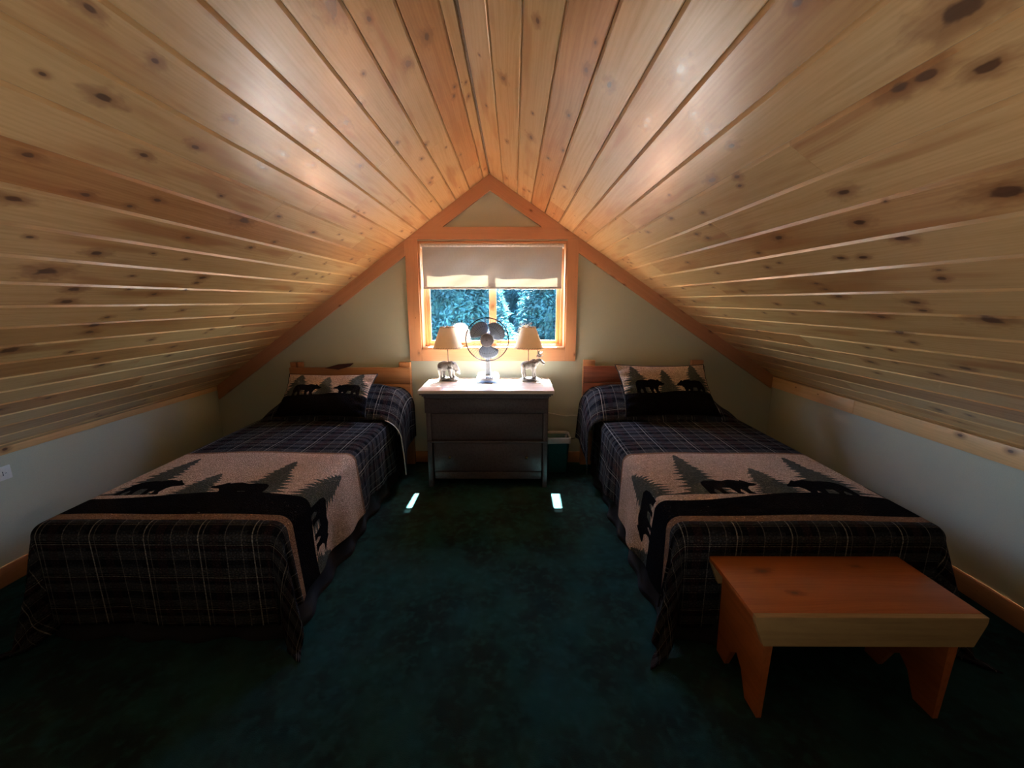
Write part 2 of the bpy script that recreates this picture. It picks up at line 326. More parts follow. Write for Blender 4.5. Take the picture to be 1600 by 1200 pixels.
JL = {6: [2.41, .2], 2: [2.44], 10: [2.38], 4: [2.21, .4], 7: [2.11], 1: [3.1], 3: [2.9], 5: [2.72], 8: [2.9, 1.9], 12: [3.0], 14: [2.5], 9: [3.2], 16: [2.7], 18: [2.2], 11: [2.65], 20: [2.4]}
JR = {8: [1.16], 9: [1.81, 3.1], 12: [2.46], 7: [2.45], 5: [2.53, .6], 2: [2.9], 4: [3.1], 10: [2.9], 1: [3.2], 3: [2.5], 6: [2.95], 11: [3.1], 14: [2.8], 16: [2.3], 18: [2.9], 13: [3.2], 20: [2.5]}
RAD = {1: .0055, 2: .0085, 3: .0125, 4: .020}
def plank_mesh(w, l, sgn):
    g = .0016
    prof = [(0, -TH), (0, -.0085), (.0105, 0), (w - g - .0025, 0), (w - g, -.0025), (w - g, -TH)]
    vs = [(x, y, z * sgn) for y in (0, l) for x, z in prof]; k = len(prof)
    fs = [tuple(range(k)), tuple(range(2 * k - 1, k - 1, -1))] + [(i, (i + 1) % k, k + (i + 1) % k, k + i) for i in range(k)]
    return vs, fs
for side, ss, u, sgn, joints, knots in (('L', sL, uL, 1, JL, KL), ('R', sR, uR, -1, JR, KR)):
    for i in range(len(ss) - 1):
        s0, s1 = max(ss[i], 0), ss[i + 1]
        cuts = [Y0 - .1] + sorted(joints.get(i, [])) + [Y1 + .01]
        if len(cuts) == 2: cuts = [Y0 - .1, rnd.uniform(-.8, .1), Y1 + .01]
        for a, b in zip(cuts, cuts[1:]):
            vs, fs = plank_mesh(s1 - s0, b - a - .0012, sgn)
            o = mesh_obj('plank', vs, fs, m_ceil)
            o.matrix_world = axes(u, Vector((0, 1, 0)), u.cross(Vector((0, 1, 0))), (AX + u.x * s0, a, AZ + u.z * s0))
            o.parent = ceil
            ks = [k for k in knots if s0 <= k[0] < s1 and a <= k[1] < b]
            ks.sort(key=lambda k: -k[2]); ks = ks[:5]
            while len(ks) < 5 and rnd.random() < .5: ks.append((rnd.uniform(s0 + .02, s1 - .02), rnd.uniform(a, b), rnd.choice((1, 1, 2))))
            for nm, k in zip('abcde', ks): o['knot_' + nm] = [float(k[0] - s0), float(k[1] - a), RAD[k[2]]]
# trims
tn = [0]
def trim(size, M, mat=None, label=None):
    tn[0] += 1
    return struct(board('trim_%d' % tn[0], size, M, mat or m_trim), label)
TT = .022; yt = Y1 - TT / 2
# rakes on the gable wall (upper pair stops at the window head, lower pair starts at the casing)
def rake(P, u, nv, t0, t1, cut0, cut1, label, wd=.1):
    # board along the slope as a prism with mitred ends; cut = offsets of the inner edge at each end
    a = P + u * t0; b = P + u * t1; ai = P + u * (t0 + cut0) + nv * wd; bi = P + u * (t1 + cut1) + nv * wd
    tn[0] += 1
    c = (a + b) / 2
    # local frame: Y along u, X along nv, Z out of the wall
    X = nv; Yv = u; Z = X.cross(Yv)
    M = axes(X, Yv, Z, (c.x, yt, c.z)); Mi = M.inverted()
    base = [Vector((p.x, 0, p.z)) for p in (a, b, bi, ai)]
    vs = [Mi @ Vector((p.x, Y1 - TT, p.z)) for p in base] + [Mi @ Vector((p.x, Y1 + .001, p.z)) for p in base]
    o = mesh_obj('trim_%d' % tn[0], vs, [(0, 1, 2, 3), (7, 6, 5, 4), (0, 4, 5, 1), (1, 5, 6, 2), (2, 6, 7, 3), (3, 7, 4, 0)], m_trim)
    o.matrix_world = M; return struct(o, label)
PA = Vector((AX, 0, AZ)); cotL = math.tan(math.atan2(-uL.z, abs(uL.x)))
CT = 2.042                                         # top of window head casing
tl = (AZ - CT) / -uL.z; tr = (AZ - CT) / -uR.z
hL = abs(uL.x) / -uL.z; hR = abs(uR.x) / -uR.z
rake(PA, uL, nL, 0, tl, .1 * -uL.z / abs(uL.x), -.1 * hL, 'pine rake board, upper left, rising to the apex')
rake(PA, uR, nR, 0, tr, .1 * -uR.z / abs(uR.x), -.1 * hR, 'pine rake board, upper right, rising to the apex')
CXL, CXR = -.902, .534
# head casing: trapezoid between the slopes
zb = 1.946
xlt, xrt = AX + uL.x * tl, AX + uR.x * tr
def xl_at(z): return AX + uL.x * (AZ - z) / -uL.z
def xr_at(z): return AX + uR.x * (AZ - z) / -uR.z
def flat_board(poly, label, vertical=False, mat=None):
    tn[0] += 1
    cx = sum(p[0] for p in poly) / len(poly); cz = sum(p[1] for p in poly) / len(poly)
    M = axes(Vector((0, 0, 1)), Vector((1, 0, 0)), Vector((0, 1, 0)), (cx, yt, cz)) if not vertical else axes(Vector((1, 0, 0)), Vector((0, 0, 1)), Vector((0, -1, 0)), (cx, yt, cz))
    Mi = M.inverted(); k = len(poly)
    vs = [Mi @ Vector((x, Y1 - TT, z)) for x, z in poly] + [Mi @ Vector((x, Y1 + .001, z)) for x, z in poly]
    fs = [tuple(range(k)), tuple(range(2 * k - 1, k - 1, -1))] + [(i, (i + 1) % k, k + (i + 1) % k, k + i) for i in range(k)]
    o = mesh_obj('trim_%d' % tn[0], vs, fs, mat or m_trim); o.matrix_world = M; return struct(o, label)
flat_board([(xl_at(zb) , zb), (xr_at(zb), zb), (xrt, CT), (xlt, CT)], 'pine head casing across the top of the window')
flat_board([(CXL, .935), (-.800, .935), (-.800, zb - .001), (CXL, zb - .001)], 'pine casing down the left side of the window', True)
flat_board([(.444, .935), (CXR, .935), (CXR, zb - .001), (.444, zb - .001)], 'pine casing down the right side of the window', True)
flat_board([(-.799, .935), (.443, .935), (.443, 1.037), (-.799, 1.037)], 'pine apron board under the window sill')
def lower_rake(u, nv, X, edge, label):
    t0 = (X - AX) / u.x
    t1 = (edge - AX) / u.x
    s = abs(nv.x / u.x) * .1
    # inner edge ends vertical at casing and at knee wall
    rake(PA, u, nv, t0, t1, -nv.x * .1 / u.x, -nv.x * .1 / u.x, label)
lower_rake(uL, nL, CXL - .001, LX + .021, 'pine rake board, lower left, down to the knee wall')
lower_rake(uR, nR, CXR + .001, RX - .021, 'pine rake board, lower right, down to the knee wall')
# knee wall top trims, in two lengths each
def M_left(x, y, z): return axes(Vector((0, 0, 1)), Vector((0, 1, 0)), Vector((-1, 0, 0)), (x, y, z))
zl0, zl1 = .672, .772; zr0, zr1 = .708, .80
for (ya, yb) in ((Y0, 1.955), (1.957, Y1 - .001)):
    trim((zl1 - zl0, yb - ya, .02), M_left(LX + .011, (ya + yb) / 2, (zl0 + zl1) / 2), m_trim2, 'pale pine board along the top of the left knee wall')
for (ya, yb) in ((Y0, 2.655), (2.657, Y1 - .001)):
    trim((zr1 - zr0, yb - ya, .02), M_left(RX - .011, (ya + yb) / 2, (zr0 + zr1) / 2), m_trim2, 'pale pine board along the top of the right knee wall')
struct(board('baseboard_left', (.1, Y1 - Y0 - .01, .016), M_left(LX + .0085, (Y0 + Y1) / 2, .05), m_trim))
struct(board('baseboard_right', (.1, Y1 - Y0 - .01, .016), M_left(RX - .0085, (Y0 + Y1) / 2, .05), m_trim))
struct(board('baseboard_back', (.1, RX - LX - .04, .016), axes(Vector((0, 0, 1)), Vector((1, 0, 0)), Vector((0, 1, 0)), ((LX + RX) / 2, Y1 - .0085, .05)), m_trim))
# ------------------------------------------------------------------ window
win = struct(empty('window_1', (0, 0, 0)), 'sliding two-pane window in orange pine under the gable')
m_sash = pine('sash_pine', (.44, .22, .11), (.30, .13, .055), .35, grain=.35)
YF = 3.66                                         # inner face of the window frame
def stick(name, x0, x1, y0, y1, z0, z1, parent=win):
    w, l, h = x1 - x0, y1 - y0, z1 - z0; c = ((x0 + x1) / 2, (y0 + y1) / 2, (z0 + z1) / 2)
    if w >= h: return board(name, (h, w, l), axes(Vector((0, 0, 1)), Vector((1, 0, 0)), Vector((0, 1, 0)), c), m_sash, parent)
    return board(name, (w, h, l), axes(Vector((1, 0, 0)), Vector((0, 0, 1)), Vector((0, -1, 0)), c), m_sash, parent)
stick('jamb', HX0, HX0 + .018, Y1 - .005, Y1 + WT, HZ0, HZ1)
stick('jamb', HX1 - .018, HX1, Y1 - .005, Y1 + WT, HZ0, HZ1)
stick('head_jamb', HX0 + .018, HX1 - .018, Y1 - .005, Y1 + WT, HZ1 - .018, HZ1)
sillb = stick('sill', HX0 + .018, HX1 - .018, Y1 - .03, Y1 + WT, HZ0, HZ0 + .02)
fx0, fx1, fz0, fz1 = HX0 + .018, HX1 - .018, HZ0 + .02, HZ1 - .018
for nm, q in (('window_frame', (fx0, fx0 + .022, fz0, fz1)), ('window_frame', (fx1 - .022, fx1, fz0, fz1)), ('window_frame', (fx0 + .022, fx1 - .022, fz1 - .022, fz1)), ('window_frame', (fx0 + .022, fx1 - .022, fz0, fz0 + .016))):
    stick(nm, q[0], q[1], YF, Y1 + WT - .002, q[2], q[3])
gx0, gx1, gz0, gz1 = fx0 + .0225, fx1 - .0225, fz0 + .0165, fz1 - .0225
n = N('window_glass', .0); gl = n.node('BsdfGlossy', {'Roughness': 0.0}); tr_ = n.node('BsdfTransparent', {0: (.96, .98, .98)})
mx = n.node('MixShader', {0: .06}); n.t.links.new(tr_.outputs[0], mx.inputs[1]); n.t.links.new(gl.outputs[0], mx.inputs[2]); n.t.links.new(mx.outputs[0], n.out.inputs[0])
m_glass = n.m
def sash(x0, x1, y, w0, w1):
    t = .026; b = .030
    for q in ((x0, x0 + w0, gz0, gz1), (x1 - w1, x1, gz0, gz1)): stick('sash_stile', q[0], q[1], y, y + t, q[2], q[3])
    stick('sash_rail', x0 + w0, x1 - w1, y, y + t, gz0, gz0 + b); stick('sash_rail', x0 + w0, x1 - w1, y, y + t, gz1 - b, gz1)
    o = box('pane', x0 + w0 - .004, x1 - w1 + .004, y + .010, y + .014, gz0 + b - .004, gz1 - b + .004, m_glass, win, 0)
sash(gx0, -.155, YF + .006, .028, .062)
sash(-.215, gx1, YF + .034, .05, .034)
box('sash_lock', -.205, -.17, YF - .008, YF + .006, 1.36, 1.41, plain('lock_metal', (.35, .22, .1), .4, metal=.6), win)
# roller shade
n = N('shade_fabric', .85, .1); x, y, z = n.xyz(n.obj())
wv = n.M('ADD', n.M('MULTIPLY', n.M('SINE', n.M('MULTIPLY', z, 900.0)), .25), n.noise(n.V('MULTIPLY', n.obj(), (300, 300, 30)), 1, 2))
cc = n.mix(wv, (.36, .35, .35), (.45, .44, .44))
n.col(cc)
tl_ = n.node('BsdfTranslucent', {0: (.62, .50, .34)}); tp = n.node('BsdfTransparent', {0: (1, 1, 1)})
m1 = n.node('MixShader', {0: .026}); n.t.links.new(n.b.outputs[0], m1.inputs[1]); n.t.links.new(tl_.outputs[0], m1.inputs[2])
m2 = n.node('MixShader', {0: .02}); n.t.links.new(m1.outputs[0], m2.inputs[1]); n.t.links.new(tp.outputs[0], m2.inputs[2]); n.t.links.new(m2.outputs[0], n.out.inputs[0])
m_shade = n.m
m_alum = plain('white_tube', (.8, .8, .8), .4)
sh = tag(empty('roller_shade', (-.186, 3.585, 1.90)), 'pale grey roller shade pulled a third of the way down the window', 'window shade')
nu, nv = 60, 36
uu, vv = np.meshgrid(np.linspace(-.585, .590, nu), np.linspace(-.335, .0, nv), indexing='ij')
yy = .004 * np.sin(uu * 9 + vv * 14) * (.3 - vv * 1.5) + .003 * np.sin(uu * 21 - vv * 30)
grid_obj('shade_fabric', np.stack([uu, yy, vv], -1), np.stack([uu, vv], -1), m_shade, sh)
tube('roller_tube', [(-.59, .0, .006), (.595, .0, .006)], .015, m_alum, sh, 16)
bm = bmesh.new(); add_box(bm, -.587, .592, -.006, .006, -.352, -.332, .003); bm_obj('bottom_bar', bm, plain('shade_hem', (.4, .38, .37), .6), sh)
for s in (-.599, .597): box('bracket', s, s + .006, -.02, .02, -.02, .014, m_alum, sh, .001)
tube('pull_chain', [(-.592, -.014, .0), (-.592, -.016, -.3)], .0018, m_alum, sh, 6)
# ------------------------------------------------------------------ outdoors
n = N('lawn', .95, .1); n.col(n.mix(n.step(n.noise(n.obj(), .8, 3), .35, .7), (.16, .17, .12), (.24, .22, .16))); m_lawn = n.m
g = struct(box('ground', -40, 40, Y1 + WT + .6, 60, -3.3, -3.0, m_lawn, bev=0))
n = N('haze_tinted_foliage', .6, .3); R_ = n.node('TexNoise', {'Vector': n.obj(), 'Scale': 2.3, 'Detail': 4.0}).outputs[0]
lc = n.mix(n.step(R_, .35, .7), (.012, .052, .064), (.034, .135, .16)); n.col(lc)  # cyan haze of the outdoor view is put into the needle colour
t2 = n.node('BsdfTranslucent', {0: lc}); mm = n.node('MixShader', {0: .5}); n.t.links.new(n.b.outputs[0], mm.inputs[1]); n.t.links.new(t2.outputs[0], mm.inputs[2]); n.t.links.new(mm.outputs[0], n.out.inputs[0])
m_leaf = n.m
m_bark = plain('bark', (.06, .045, .035), .9, bump=.6, scale=15)
def tree(x, y, h, rad, cnt, seed, label):
    rg = np.random.default_rng(seed)
    t = tag(empty('spruce_tree', (x, y, -3.0)), label, 'tree', 'trees outside the window')
    bm = bmesh.new(); add_lathe(bm, [(.22, 0), (.17, h * .3), (.1, h * .7), (.02, h * .98)], 12)
    for k in range(60):
        zz = rg.uniform(.1, .93) * h; a = rg.uniform(0, 2 * pi); L = rad * (1 - zz / h) * rg.uniform(.6, .95) + .1
        add_tube(bm, [(0, 0, zz), (L * .5 * math.cos(a), L * .5 * math.sin(a), zz - L * .05), (L * math.cos(a), L * math.sin(a), zz - L * .22)], [.035, .022, .006], 5)
    bm_obj('trunk', bm, m_bark, t, True)
    # dense inner mass of needles that closes the view through the crown
    bm = bmesh.new(); nrg = 26; sg = 40; R0 = []
    for i in range(nrg):
        f = i / (nrg - 1); R0.append([])
        for k in range(sg):
            aa = 2 * pi * k / sg; r_ = rad * (1 - f) * .72 * (1 + .16 * math.sin(aa * 7 + i * 1.9) + .1 * rg.uniform(-1, 1)) + .03
            R0[-1].append(bm.verts.new((r_ * math.cos(aa), r_ * math.sin(aa), h * (.02 + .95 * f) + (.22 if i % 2 else 0))))
    for A_, B_ in zip(R0, R0[1:]):
        for k in range(sg): bm.faces.new((A_[k], A_[(k + 1) % sg], B_[(k + 1) % sg], B_[k]))
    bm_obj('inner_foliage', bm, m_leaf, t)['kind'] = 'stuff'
    # sprays of needles: groups of narrow leaves around twig ends
    ng = cnt // 9
    zz = h * (1 - np.sqrt(rg.uniform(.002, .9, ng))); a = rg.uniform(0, 2 * pi, ng)
    rr = (rad * (1 - zz / h) + .12) * (rg.uniform(.45, 1, ng) ** .5)
    c = np.stack([rr * np.cos(a), rr * np.sin(a), zz - rr * .2], -1)
    d = np.stack([np.cos(a), np.sin(a), rg.uniform(-.7, .1, ng)], -1) + rg.normal(0, .35, (ng, 3))
    c = np.repeat(c, 9, 0) + rg.normal(0, .035, (ng * 9, 3)); d = np.repeat(d, 9, 0) + rg.normal(0, .55, (ng * 9, 3))
    d /= np.linalg.norm(d, axis=1)[:, None]; w = np.cross(d, rg.normal(0, 1, d.shape)); w /= np.linalg.norm(w, axis=1)[:, None]
    L = rg.uniform(.05, .12, len(d))[:, None]; ww = .011 + .008 * rg.random((len(d), 1))
    V = np.stack([c, c + d * L * .45 + w * ww, c + d * L, c + d * L * .45 - w * ww], 1).reshape(-1, 3)
    me = bpy.data.meshes.new('foliage'); m = len(d)
    me.vertices.add(m * 4); me.vertices.foreach_set('co', V.reshape(-1).astype(np.float32))
    me.loops.add(m * 4); me.loops.foreach_set('vertex_index', np.arange(m * 4, dtype=np.int32))
    me.polygons.add(m); me.polygons.foreach_set('loop_start', np.arange(0, m * 4, 4, dtype=np.int32)); me.polygons.foreach_set('loop_total', np.full(m, 4, dtype=np.int32))
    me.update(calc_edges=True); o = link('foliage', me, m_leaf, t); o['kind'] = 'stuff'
tree(-1.05, 7.2, 7.4, 2.0, 110000, 1, 'spruce tinted with painted blue haze, dense drooping sprays outside the left pane')
tree(1.15, 8.0, 7.8, 2.2, 110000, 2, 'spruce tinted with painted blue haze, looser sunlit sprays outside the right pane')
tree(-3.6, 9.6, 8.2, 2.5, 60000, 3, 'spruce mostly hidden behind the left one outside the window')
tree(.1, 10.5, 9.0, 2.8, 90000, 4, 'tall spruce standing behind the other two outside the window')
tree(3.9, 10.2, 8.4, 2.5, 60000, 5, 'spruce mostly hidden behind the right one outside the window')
# ------------------------------------------------------------------ dresser
DZ = .80
dr = tag(empty('dresser', (-.2065, 3.0, 0)), 'dark wooden chest with a pale overhanging top, holding the fan and lamps under the window', 'dresser')
def dbox(name, x0, x1, y0, y1, z0, z1, mat=m_dress, bev=.003, parent=None):
    o = box(name, x0 + .2065, x1 + .2065, y0 - 3.0, y1 - 3.0, z0, z1, mat, parent or dr, bev); return o
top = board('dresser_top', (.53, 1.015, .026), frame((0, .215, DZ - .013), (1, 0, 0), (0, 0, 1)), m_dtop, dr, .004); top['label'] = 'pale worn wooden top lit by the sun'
bm = bmesh.new()
for k, (ins, z0, z1) in enumerate(((.010, .762, .774), (.024, .748, .762), (.036, .732, .748))):
    add_box(bm, -.5075 + ins, .5075 - ins, -.05 + ins, .475, z0, z1, .003)
bm_obj('cornice_moulding', bm, m_dress, dr)
bm = bmesh.new(); add_box(bm, -.455, .445, .075, .47, .13, .734); bm_obj('carcass', bm, m_dress, dr)
dbox('upper_drawer', -.678, .262, 3.006, 3.07, .612, .730)
dbox('middle_drawer', -.636, .222, 3.028, 3.075, .392, .604)
dbox('ledge', -.672, .262, 3.012, 3.075, .372, .388)
dbox('lower_drawer', -.625, .218, 3.035, 3.075, .130, .364)
dbox('bottom_rail', -.625, .218, 3.042, 3.075, .062, .122)
for x0 in (-.672, .225):
    for y0 in (3.02, 3.43): dbox('corner_post', x0, x0 + .037, y0, y0 + .045, 0, .610)
for x in (-.50, .10):
    bm = bmesh.new(); add_lathe(bm, [(.004, 0), (.004, .012), (.011, .016), (.013, .022), (.009, .028)], 16, Matrix.Rotation(pi / 2, 4, 'X'))
    o = bm_obj('drawer_knob', bm, m_brass, dr, True); o.location = (x + .2065, .036, .25)
# ------------------------------------------------------------------ organic lumps for the lamp figures
def blob(name, parts, mat, parent, voxel=.0028):
    """parts: ellipsoids ('e', centre, radii) and tapered limbs ('c', p0, r0, p1, r1)"""
    bm = bmesh.new()
    for p in parts:
        if p[0] == 'e':
            r = bmesh.ops.create_icosphere(bm, subdivisions=3, radius=1)
            rot = Matrix.Rotation(p[3], 3, 'Y') if len(p) > 3 else Matrix.Identity(3)
            for v in r['verts']: v.co = Vector(p[1]) + rot @ Vector((v.co.x * p[2][0], v.co.y * p[2][1], v.co.z * p[2][2]))
        else:
            a, b = Vector(p[1]), Vector(p[3]); nst = 5
            add_tube(bm, [a.lerp(b, k / nst) for k in range(nst + 1)], [p[2] + (p[4] - p[2]) * k / nst for k in range(nst + 1)], 10)
            for q, r_ in ((a, p[2]), (b, p[4])):
                r = bmesh.ops.create_icosphere(bm, subdivisions=2, radius=r_)
                for v in r['verts']: v.co += q
    o = bm_obj(name, bm, mat, parent, True)
    m = o.modifiers.new('fuse', 'REMESH'); m.mode = 'VOXEL'; m.voxel_size = voxel; m.use_smooth_shade = True
    s = o.modifiers.new('soften', 'SMOOTH'); s.iterations = 3; s.factor = .5
    return o
m_resin = plain('grey_brown_resin', (.075, .064, .06), .6, bump=.8, scale=130, var=.35)
m_antler = plain('dark_antler', (.06, .05, .045), .6)
m_rod = plain('lamp_rod_metal', (.10, .08, .06), .4, metal=.4)
def parchment(name, col, tr):
    n = N(name, .8, .2); c = n.mix(n.step(n.noise(n.obj(), 9, 3), .3, .7), tuple(v * .9 for v in col), col); n.col(c)
    t = n.node('BsdfTranslucent', {0: tr}); m = n.node('MixShader', {0: .10}); n.t.links.new(n.b.outputs[0], m.inputs[1]); n.t.links.new(t.outputs[0], m.inputs[2]); n.t.links.new(m.outputs[0], n.out.inputs[0]); return n.m
m_parch = parchment('parchment_shade', (.74, .55, .34), (.64, .43, .24))
m_lace = plain('leather_lacing', (.24, .13, .07), .7)
m_bulb = plain('frosted_bulb', (.85, .85, .82), .3)
def lamp(x, y, label, figure, shade_dx):
    t = tag(empty('table_lamp', (x, y, DZ + .005)), label, 'lamp', None)
    # rocky base
    rg = random.Random(int(x * 100))
    parts = [('e', (0, 0, .008), (.088, .058, .012))]
    for k in range(26):
        a = rg.uniform(0, 2 * pi); r = rg.uniform(.2, 1) ** .5
        parts.append(('e', (.072 * r * math.cos(a), .046 * r * math.sin(a), .012 + .008 * (1 - r)), (rg.uniform(.01, .02), rg.uniform(.008, .014), rg.uniform(.006, .012))))
    blob('rock_base', parts, m_resin, t)
    figure(t)
    sx = shade_dx
    tube('lamp_rod', [(sx - .0, 0, .1), (sx, 0, .2), (sx, 0, .33)], .0035, m_rod, t)
    bm = bmesh.new(); add_lathe(bm, [(.014, .30), (.016, .31), (.014, .345)], 14, Matrix.Translation((sx, 0, 0))); bm_obj('socket', bm, m_rod, t, True)
    bm = bmesh.new(); add_lathe(bm, [(.012, .345), (.026, .375), (.028, .39), (.02, .408), (.004, .416)], 16, Matrix.Translation((sx, 0, 0))); bm_obj('bulb', bm, m_bulb, t, True)
    # tapered shade with a laced, slightly scalloped hem
    bm = bmesh.new(); seg = 72
    z0, z1, r0, r1 = .268, .438, .119, .057
    for off in (0, .0015):
        pass
    rings = []
    for k in range(9):
        f = k / 8; zz = z0 + (z1 - z0) * f; rr = r0 + (r1 - r0) * f
        rings.append([bm.verts.new((sx + rr * math.cos(2 * pi * j / seg), rr * math.sin(2 * pi * j / seg), zz - (.004 * abs(math.sin(9 * 2 * pi * j / seg)) if k == 0 else 0))) for j in range(seg)])
    for A, B in zip(rings, rings[1:]):
        for j in range(seg): bm.faces.new((A[j], A[(j + 1) % seg], B[(j + 1) % seg], B[j]))
    o = bm_obj('lamp_shade', bm, m_parch, t, True)
    for zz, rr, nm in ((z0 + .004, r0 - .0005, 36), (z1 - .003, r1 + .001, 20)):
        bm = bmesh.new()
        add_tube(bm, [(sx + rr * math.cos(2 * pi * j / 48), rr * math.sin(2 * pi * j / 48), zz) for j in range(48)], .0016, 6, True)
        for j in range(nm):
            a = 2 * pi * j / nm; c, s_ = math.cos(a), math.sin(a); c2, s2 = math.cos(a + .08), math.sin(a + .08)
            add_tube(bm, [(sx + (rr + .0015) * c, (rr + .0015) * s_, zz - .006), (sx + (rr + .002) * c2, (rr + .002) * s2, zz + .008)], .0012, 4)
        bm_obj('lacing', bm, m_lace, t)
    bm = bmesh.new(); add_lathe(bm, [(.002, .416), (.006, .42), (.005, .436), (.008, .444), (.002, .452)], 10, Matrix.Translation((sx, 0, 0)))
    for a in (0, 2 * pi / 3, 4 * pi / 3): add_tube(bm, [(sx, 0, .436), (sx + .056 * math.cos(a), .056 * math.sin(a), .436)], .0015, 5)
    bm_obj('shade_spider', bm, m_rod, t)
    return t
def bear(t):
    P = [('e', (-.028, 0, .118), (.052, .036, .042)), ('e', (-.052, 0, .112), (.036, .035, .040)), ('e', (.022, 0, .122), (.042, .033, .040)),
         ('e', (.030, 0, .142), (.024, .02, .018)), ('c', (.045, 0, .122), .030, (.072, -.004, .094), .021),
         ('e', (.078, -.005, .080), (.024, .02, .021), .7), ('c', (.084, -.006, .070), .013, (.094, -.008, .056), .009),
         ('e', (.064, -.022, .100), (.007, .004, .008)), ('e', (.066, .012, .101), (.007, .004, .008))]
    for (x, y, fx) in ((-.062, -.02, -.060), (-.044, .02, -.036), (.020, -.02, .024), (.036, .02, .044)):
        P += [('c', (x, y, .095), .023, (x + .002, y, .055), .015), ('c', (x + .002, y, .055), .014, (fx, y, .026), .0125), ('e', (fx + .006, y, .022), (.016, .011, .007))]
    blob('bear_figure', P, m_resin, t)
def moose(t):
    P = [('e', (-.030, 0, .125), (.052, .030, .036)), ('e', (.012, 0, .128), (.046, .030, .040)), ('e', (.026, 0, .156), (.028, .018, .022)),
         ('c', (.040, 0, .145), .028, (.066, -.002, .162), .020), ('e', (.080, -.004, .163), (.023, .014, .016), .5), ('c', (.088, -.005, .158), .0135, (.108, -.007, .140), .0125),
         ('c', (.066, -.002, .150), .007, (.070, -.002, .132), .003), ('c', (-.074, 0, .13), .006, (-.080, 0, .115), .004)]
    for (x, y, kx, fx) in ((-.058, -.016, -.066, -.058), (-.046, .016, -.052, -.040), (.018, -.016, .022, .020), (.032, .016, .036, .040)):
        P += [('c', (x, y, .115), .021, (kx, y, .070), .0115), ('c', (kx, y, .070), .011, (fx, y, .028), .009), ('e', (fx + .003, y, .022), (.013, .010, .007))]
    f = blob('moose_figure', P, m_resin, t, .0025)
    for s in (-1, 1):
        Q = [('c', (.072, s * .008, .176), .004, (.068, s * .030, .190), .004)]
        Q += [('e', (.064, s * .045, .203), (.018, .020, .0055), -.5)]
        for k in range(4): Q.append(('c', (.064 + .004 * k, s * (.040 + .006 * k), .204), .0045, (.060 + .014 * k, s * (.048 + .011 * k), .246 - .007 * k), .003))
        o = blob('antler', Q, m_antler, t, .002); 
    for o in list(t.children):
        if o.name.startswith('antler'): o.rotation_euler = (0, 0, 0)
lamp(-.545, 3.345, 'lamp with a grey bear figure base and glowing parchment shade', bear, .003)
lamp(.137, 3.335, 'lamp with an antlered moose figure base and parchment shade', moose, -.018)
# white dome-shaped object on the sill behind the left lamp
m_whitegl = plain('white_enamel', (.82, .82, .80), .3)
t = tag(empty('white_dome_lamp', (-.475, 3.632, HZ0 + .02)), 'rounded white dome standing on the window sill between the bear lamp and the fan', 'ornament')
bm = bmesh.new(); add_lathe(bm, [(.034, 0), (.034, .008), (.012, .014)], 24); bm_obj('foot', bm, m_whitegl, t, True)
bm = bmesh.new(); M = Matrix.Diagonal((1, .42, 1, 1))
add_lathe(bm, [(.010, .014), (.012, .03), (.084, .034), (.089, .05), (.086, .10), (.075, .145), (.055, .178), (.03, .197), (.006, .203)], 32, M); bm_obj('dome', bm, m_whitegl, t, True)
for o in t.children:
    if o.name.startswith('foot'): o.scale = (1, .8, 1)
# ------------------------------------------------------------------ fan
m_fanw = plain('fan_white_plastic', (.62, .66, .70), .35)
m_blade = N('fan_blade_plastic', .25, .5); m_blade.col((.26, .31, .40)); m_blade.b.inputs['Transmission Weight'].default_value = .0; m_blade = m_blade.m
m_wire = plain('fan_wire', (.006, .006, .008), .5, spec=.15)
m_hub = plain('fan_hub_grey', (.30, .29, .33), .4)
m_btn = plain('fan_buttons', (.05, .06, .09), .4)
fan = tag(empty('desk_fan', (-.213, 3.31, DZ)), 'white desk fan with blue-grey blades in a round wire cage between the two lamps', 'fan')
FC = Vector((0, -.03, .346))
bm = bmesh.new()
pr = [(-.092, -.085), (.092, -.085), (.088, .07), (-.088, .07)]
def loft(bm, rings):
    R_ = [[bm.verts.new(p) for p in r] for r in rings]
    k = len(R_[0])
    for A, B in zip(R_, R_[1:]):
        for j in range(k): bm.faces.new((A[j], A[(j + 1) % k], B[(j + 1) % k], B[j]))
    bm.faces.new(R_[0][::-1]); bm.faces.new(R_[-1])
def rr(x, y0, y1, z0, z1, rad=.02, n=5):
    # rounded rectangle in xy, z varies linearly from front (y0) to back (y1)
    out = []
    for cx, cy, a0 in ((x - rad, y1 - rad, 0), (-x + rad, y1 - rad, pi / 2), (-x + rad, y0 + rad, pi), (x - rad, y0 + rad, 1.5 * pi)):
        for k in range(n + 1):
            a = a0 + pi / 2 * k / n; px, py = cx + rad * math.cos(a), cy + rad * math.sin(a)
            out.append((px, py, z0 + (z1 - z0) * (py - y0) / (y1 - y0)))
    return out
bm2 = bmesh.new(); loft(bm2, [rr(.086, -.080, .072, 0, 0), rr(.088, -.082, .074, .020, .022)]); o = bm_obj('base_plinth', bm2, plain('fan_plinth_shade_blue', (.14, .24, .50), .4), fan)  # blue shade under the fan base is put into the plinth's colour
loft(bm, [rr(.092, -.085, .076, .0225, .024), rr(.092, -.085, .076, .03, .036), rr(.083, -.074, .068, .040, .064), rr(.07, -.055, .055, .048, .07)])
autosmooth(bm_obj('base', bm, m_fanw, fan), 50)
for k in range(5):
    o = box('button', -.010 + k * .016, .000 + k * .016, -.0835, -.062, .036, .050, m_btn, fan, .002)
bm = bmesh.new()
loft(bm, [rr(.024, -.018, .03, .05, .066, .008), rr(.019, -.014, .026, .14, .14, .008), rr(.018, -.012, .026, .30, .30, .008), rr(.022, -.0, .05, .33, .33, .008)])
autosmooth(bm_obj('neck', bm, m_fanw, fan), 50)
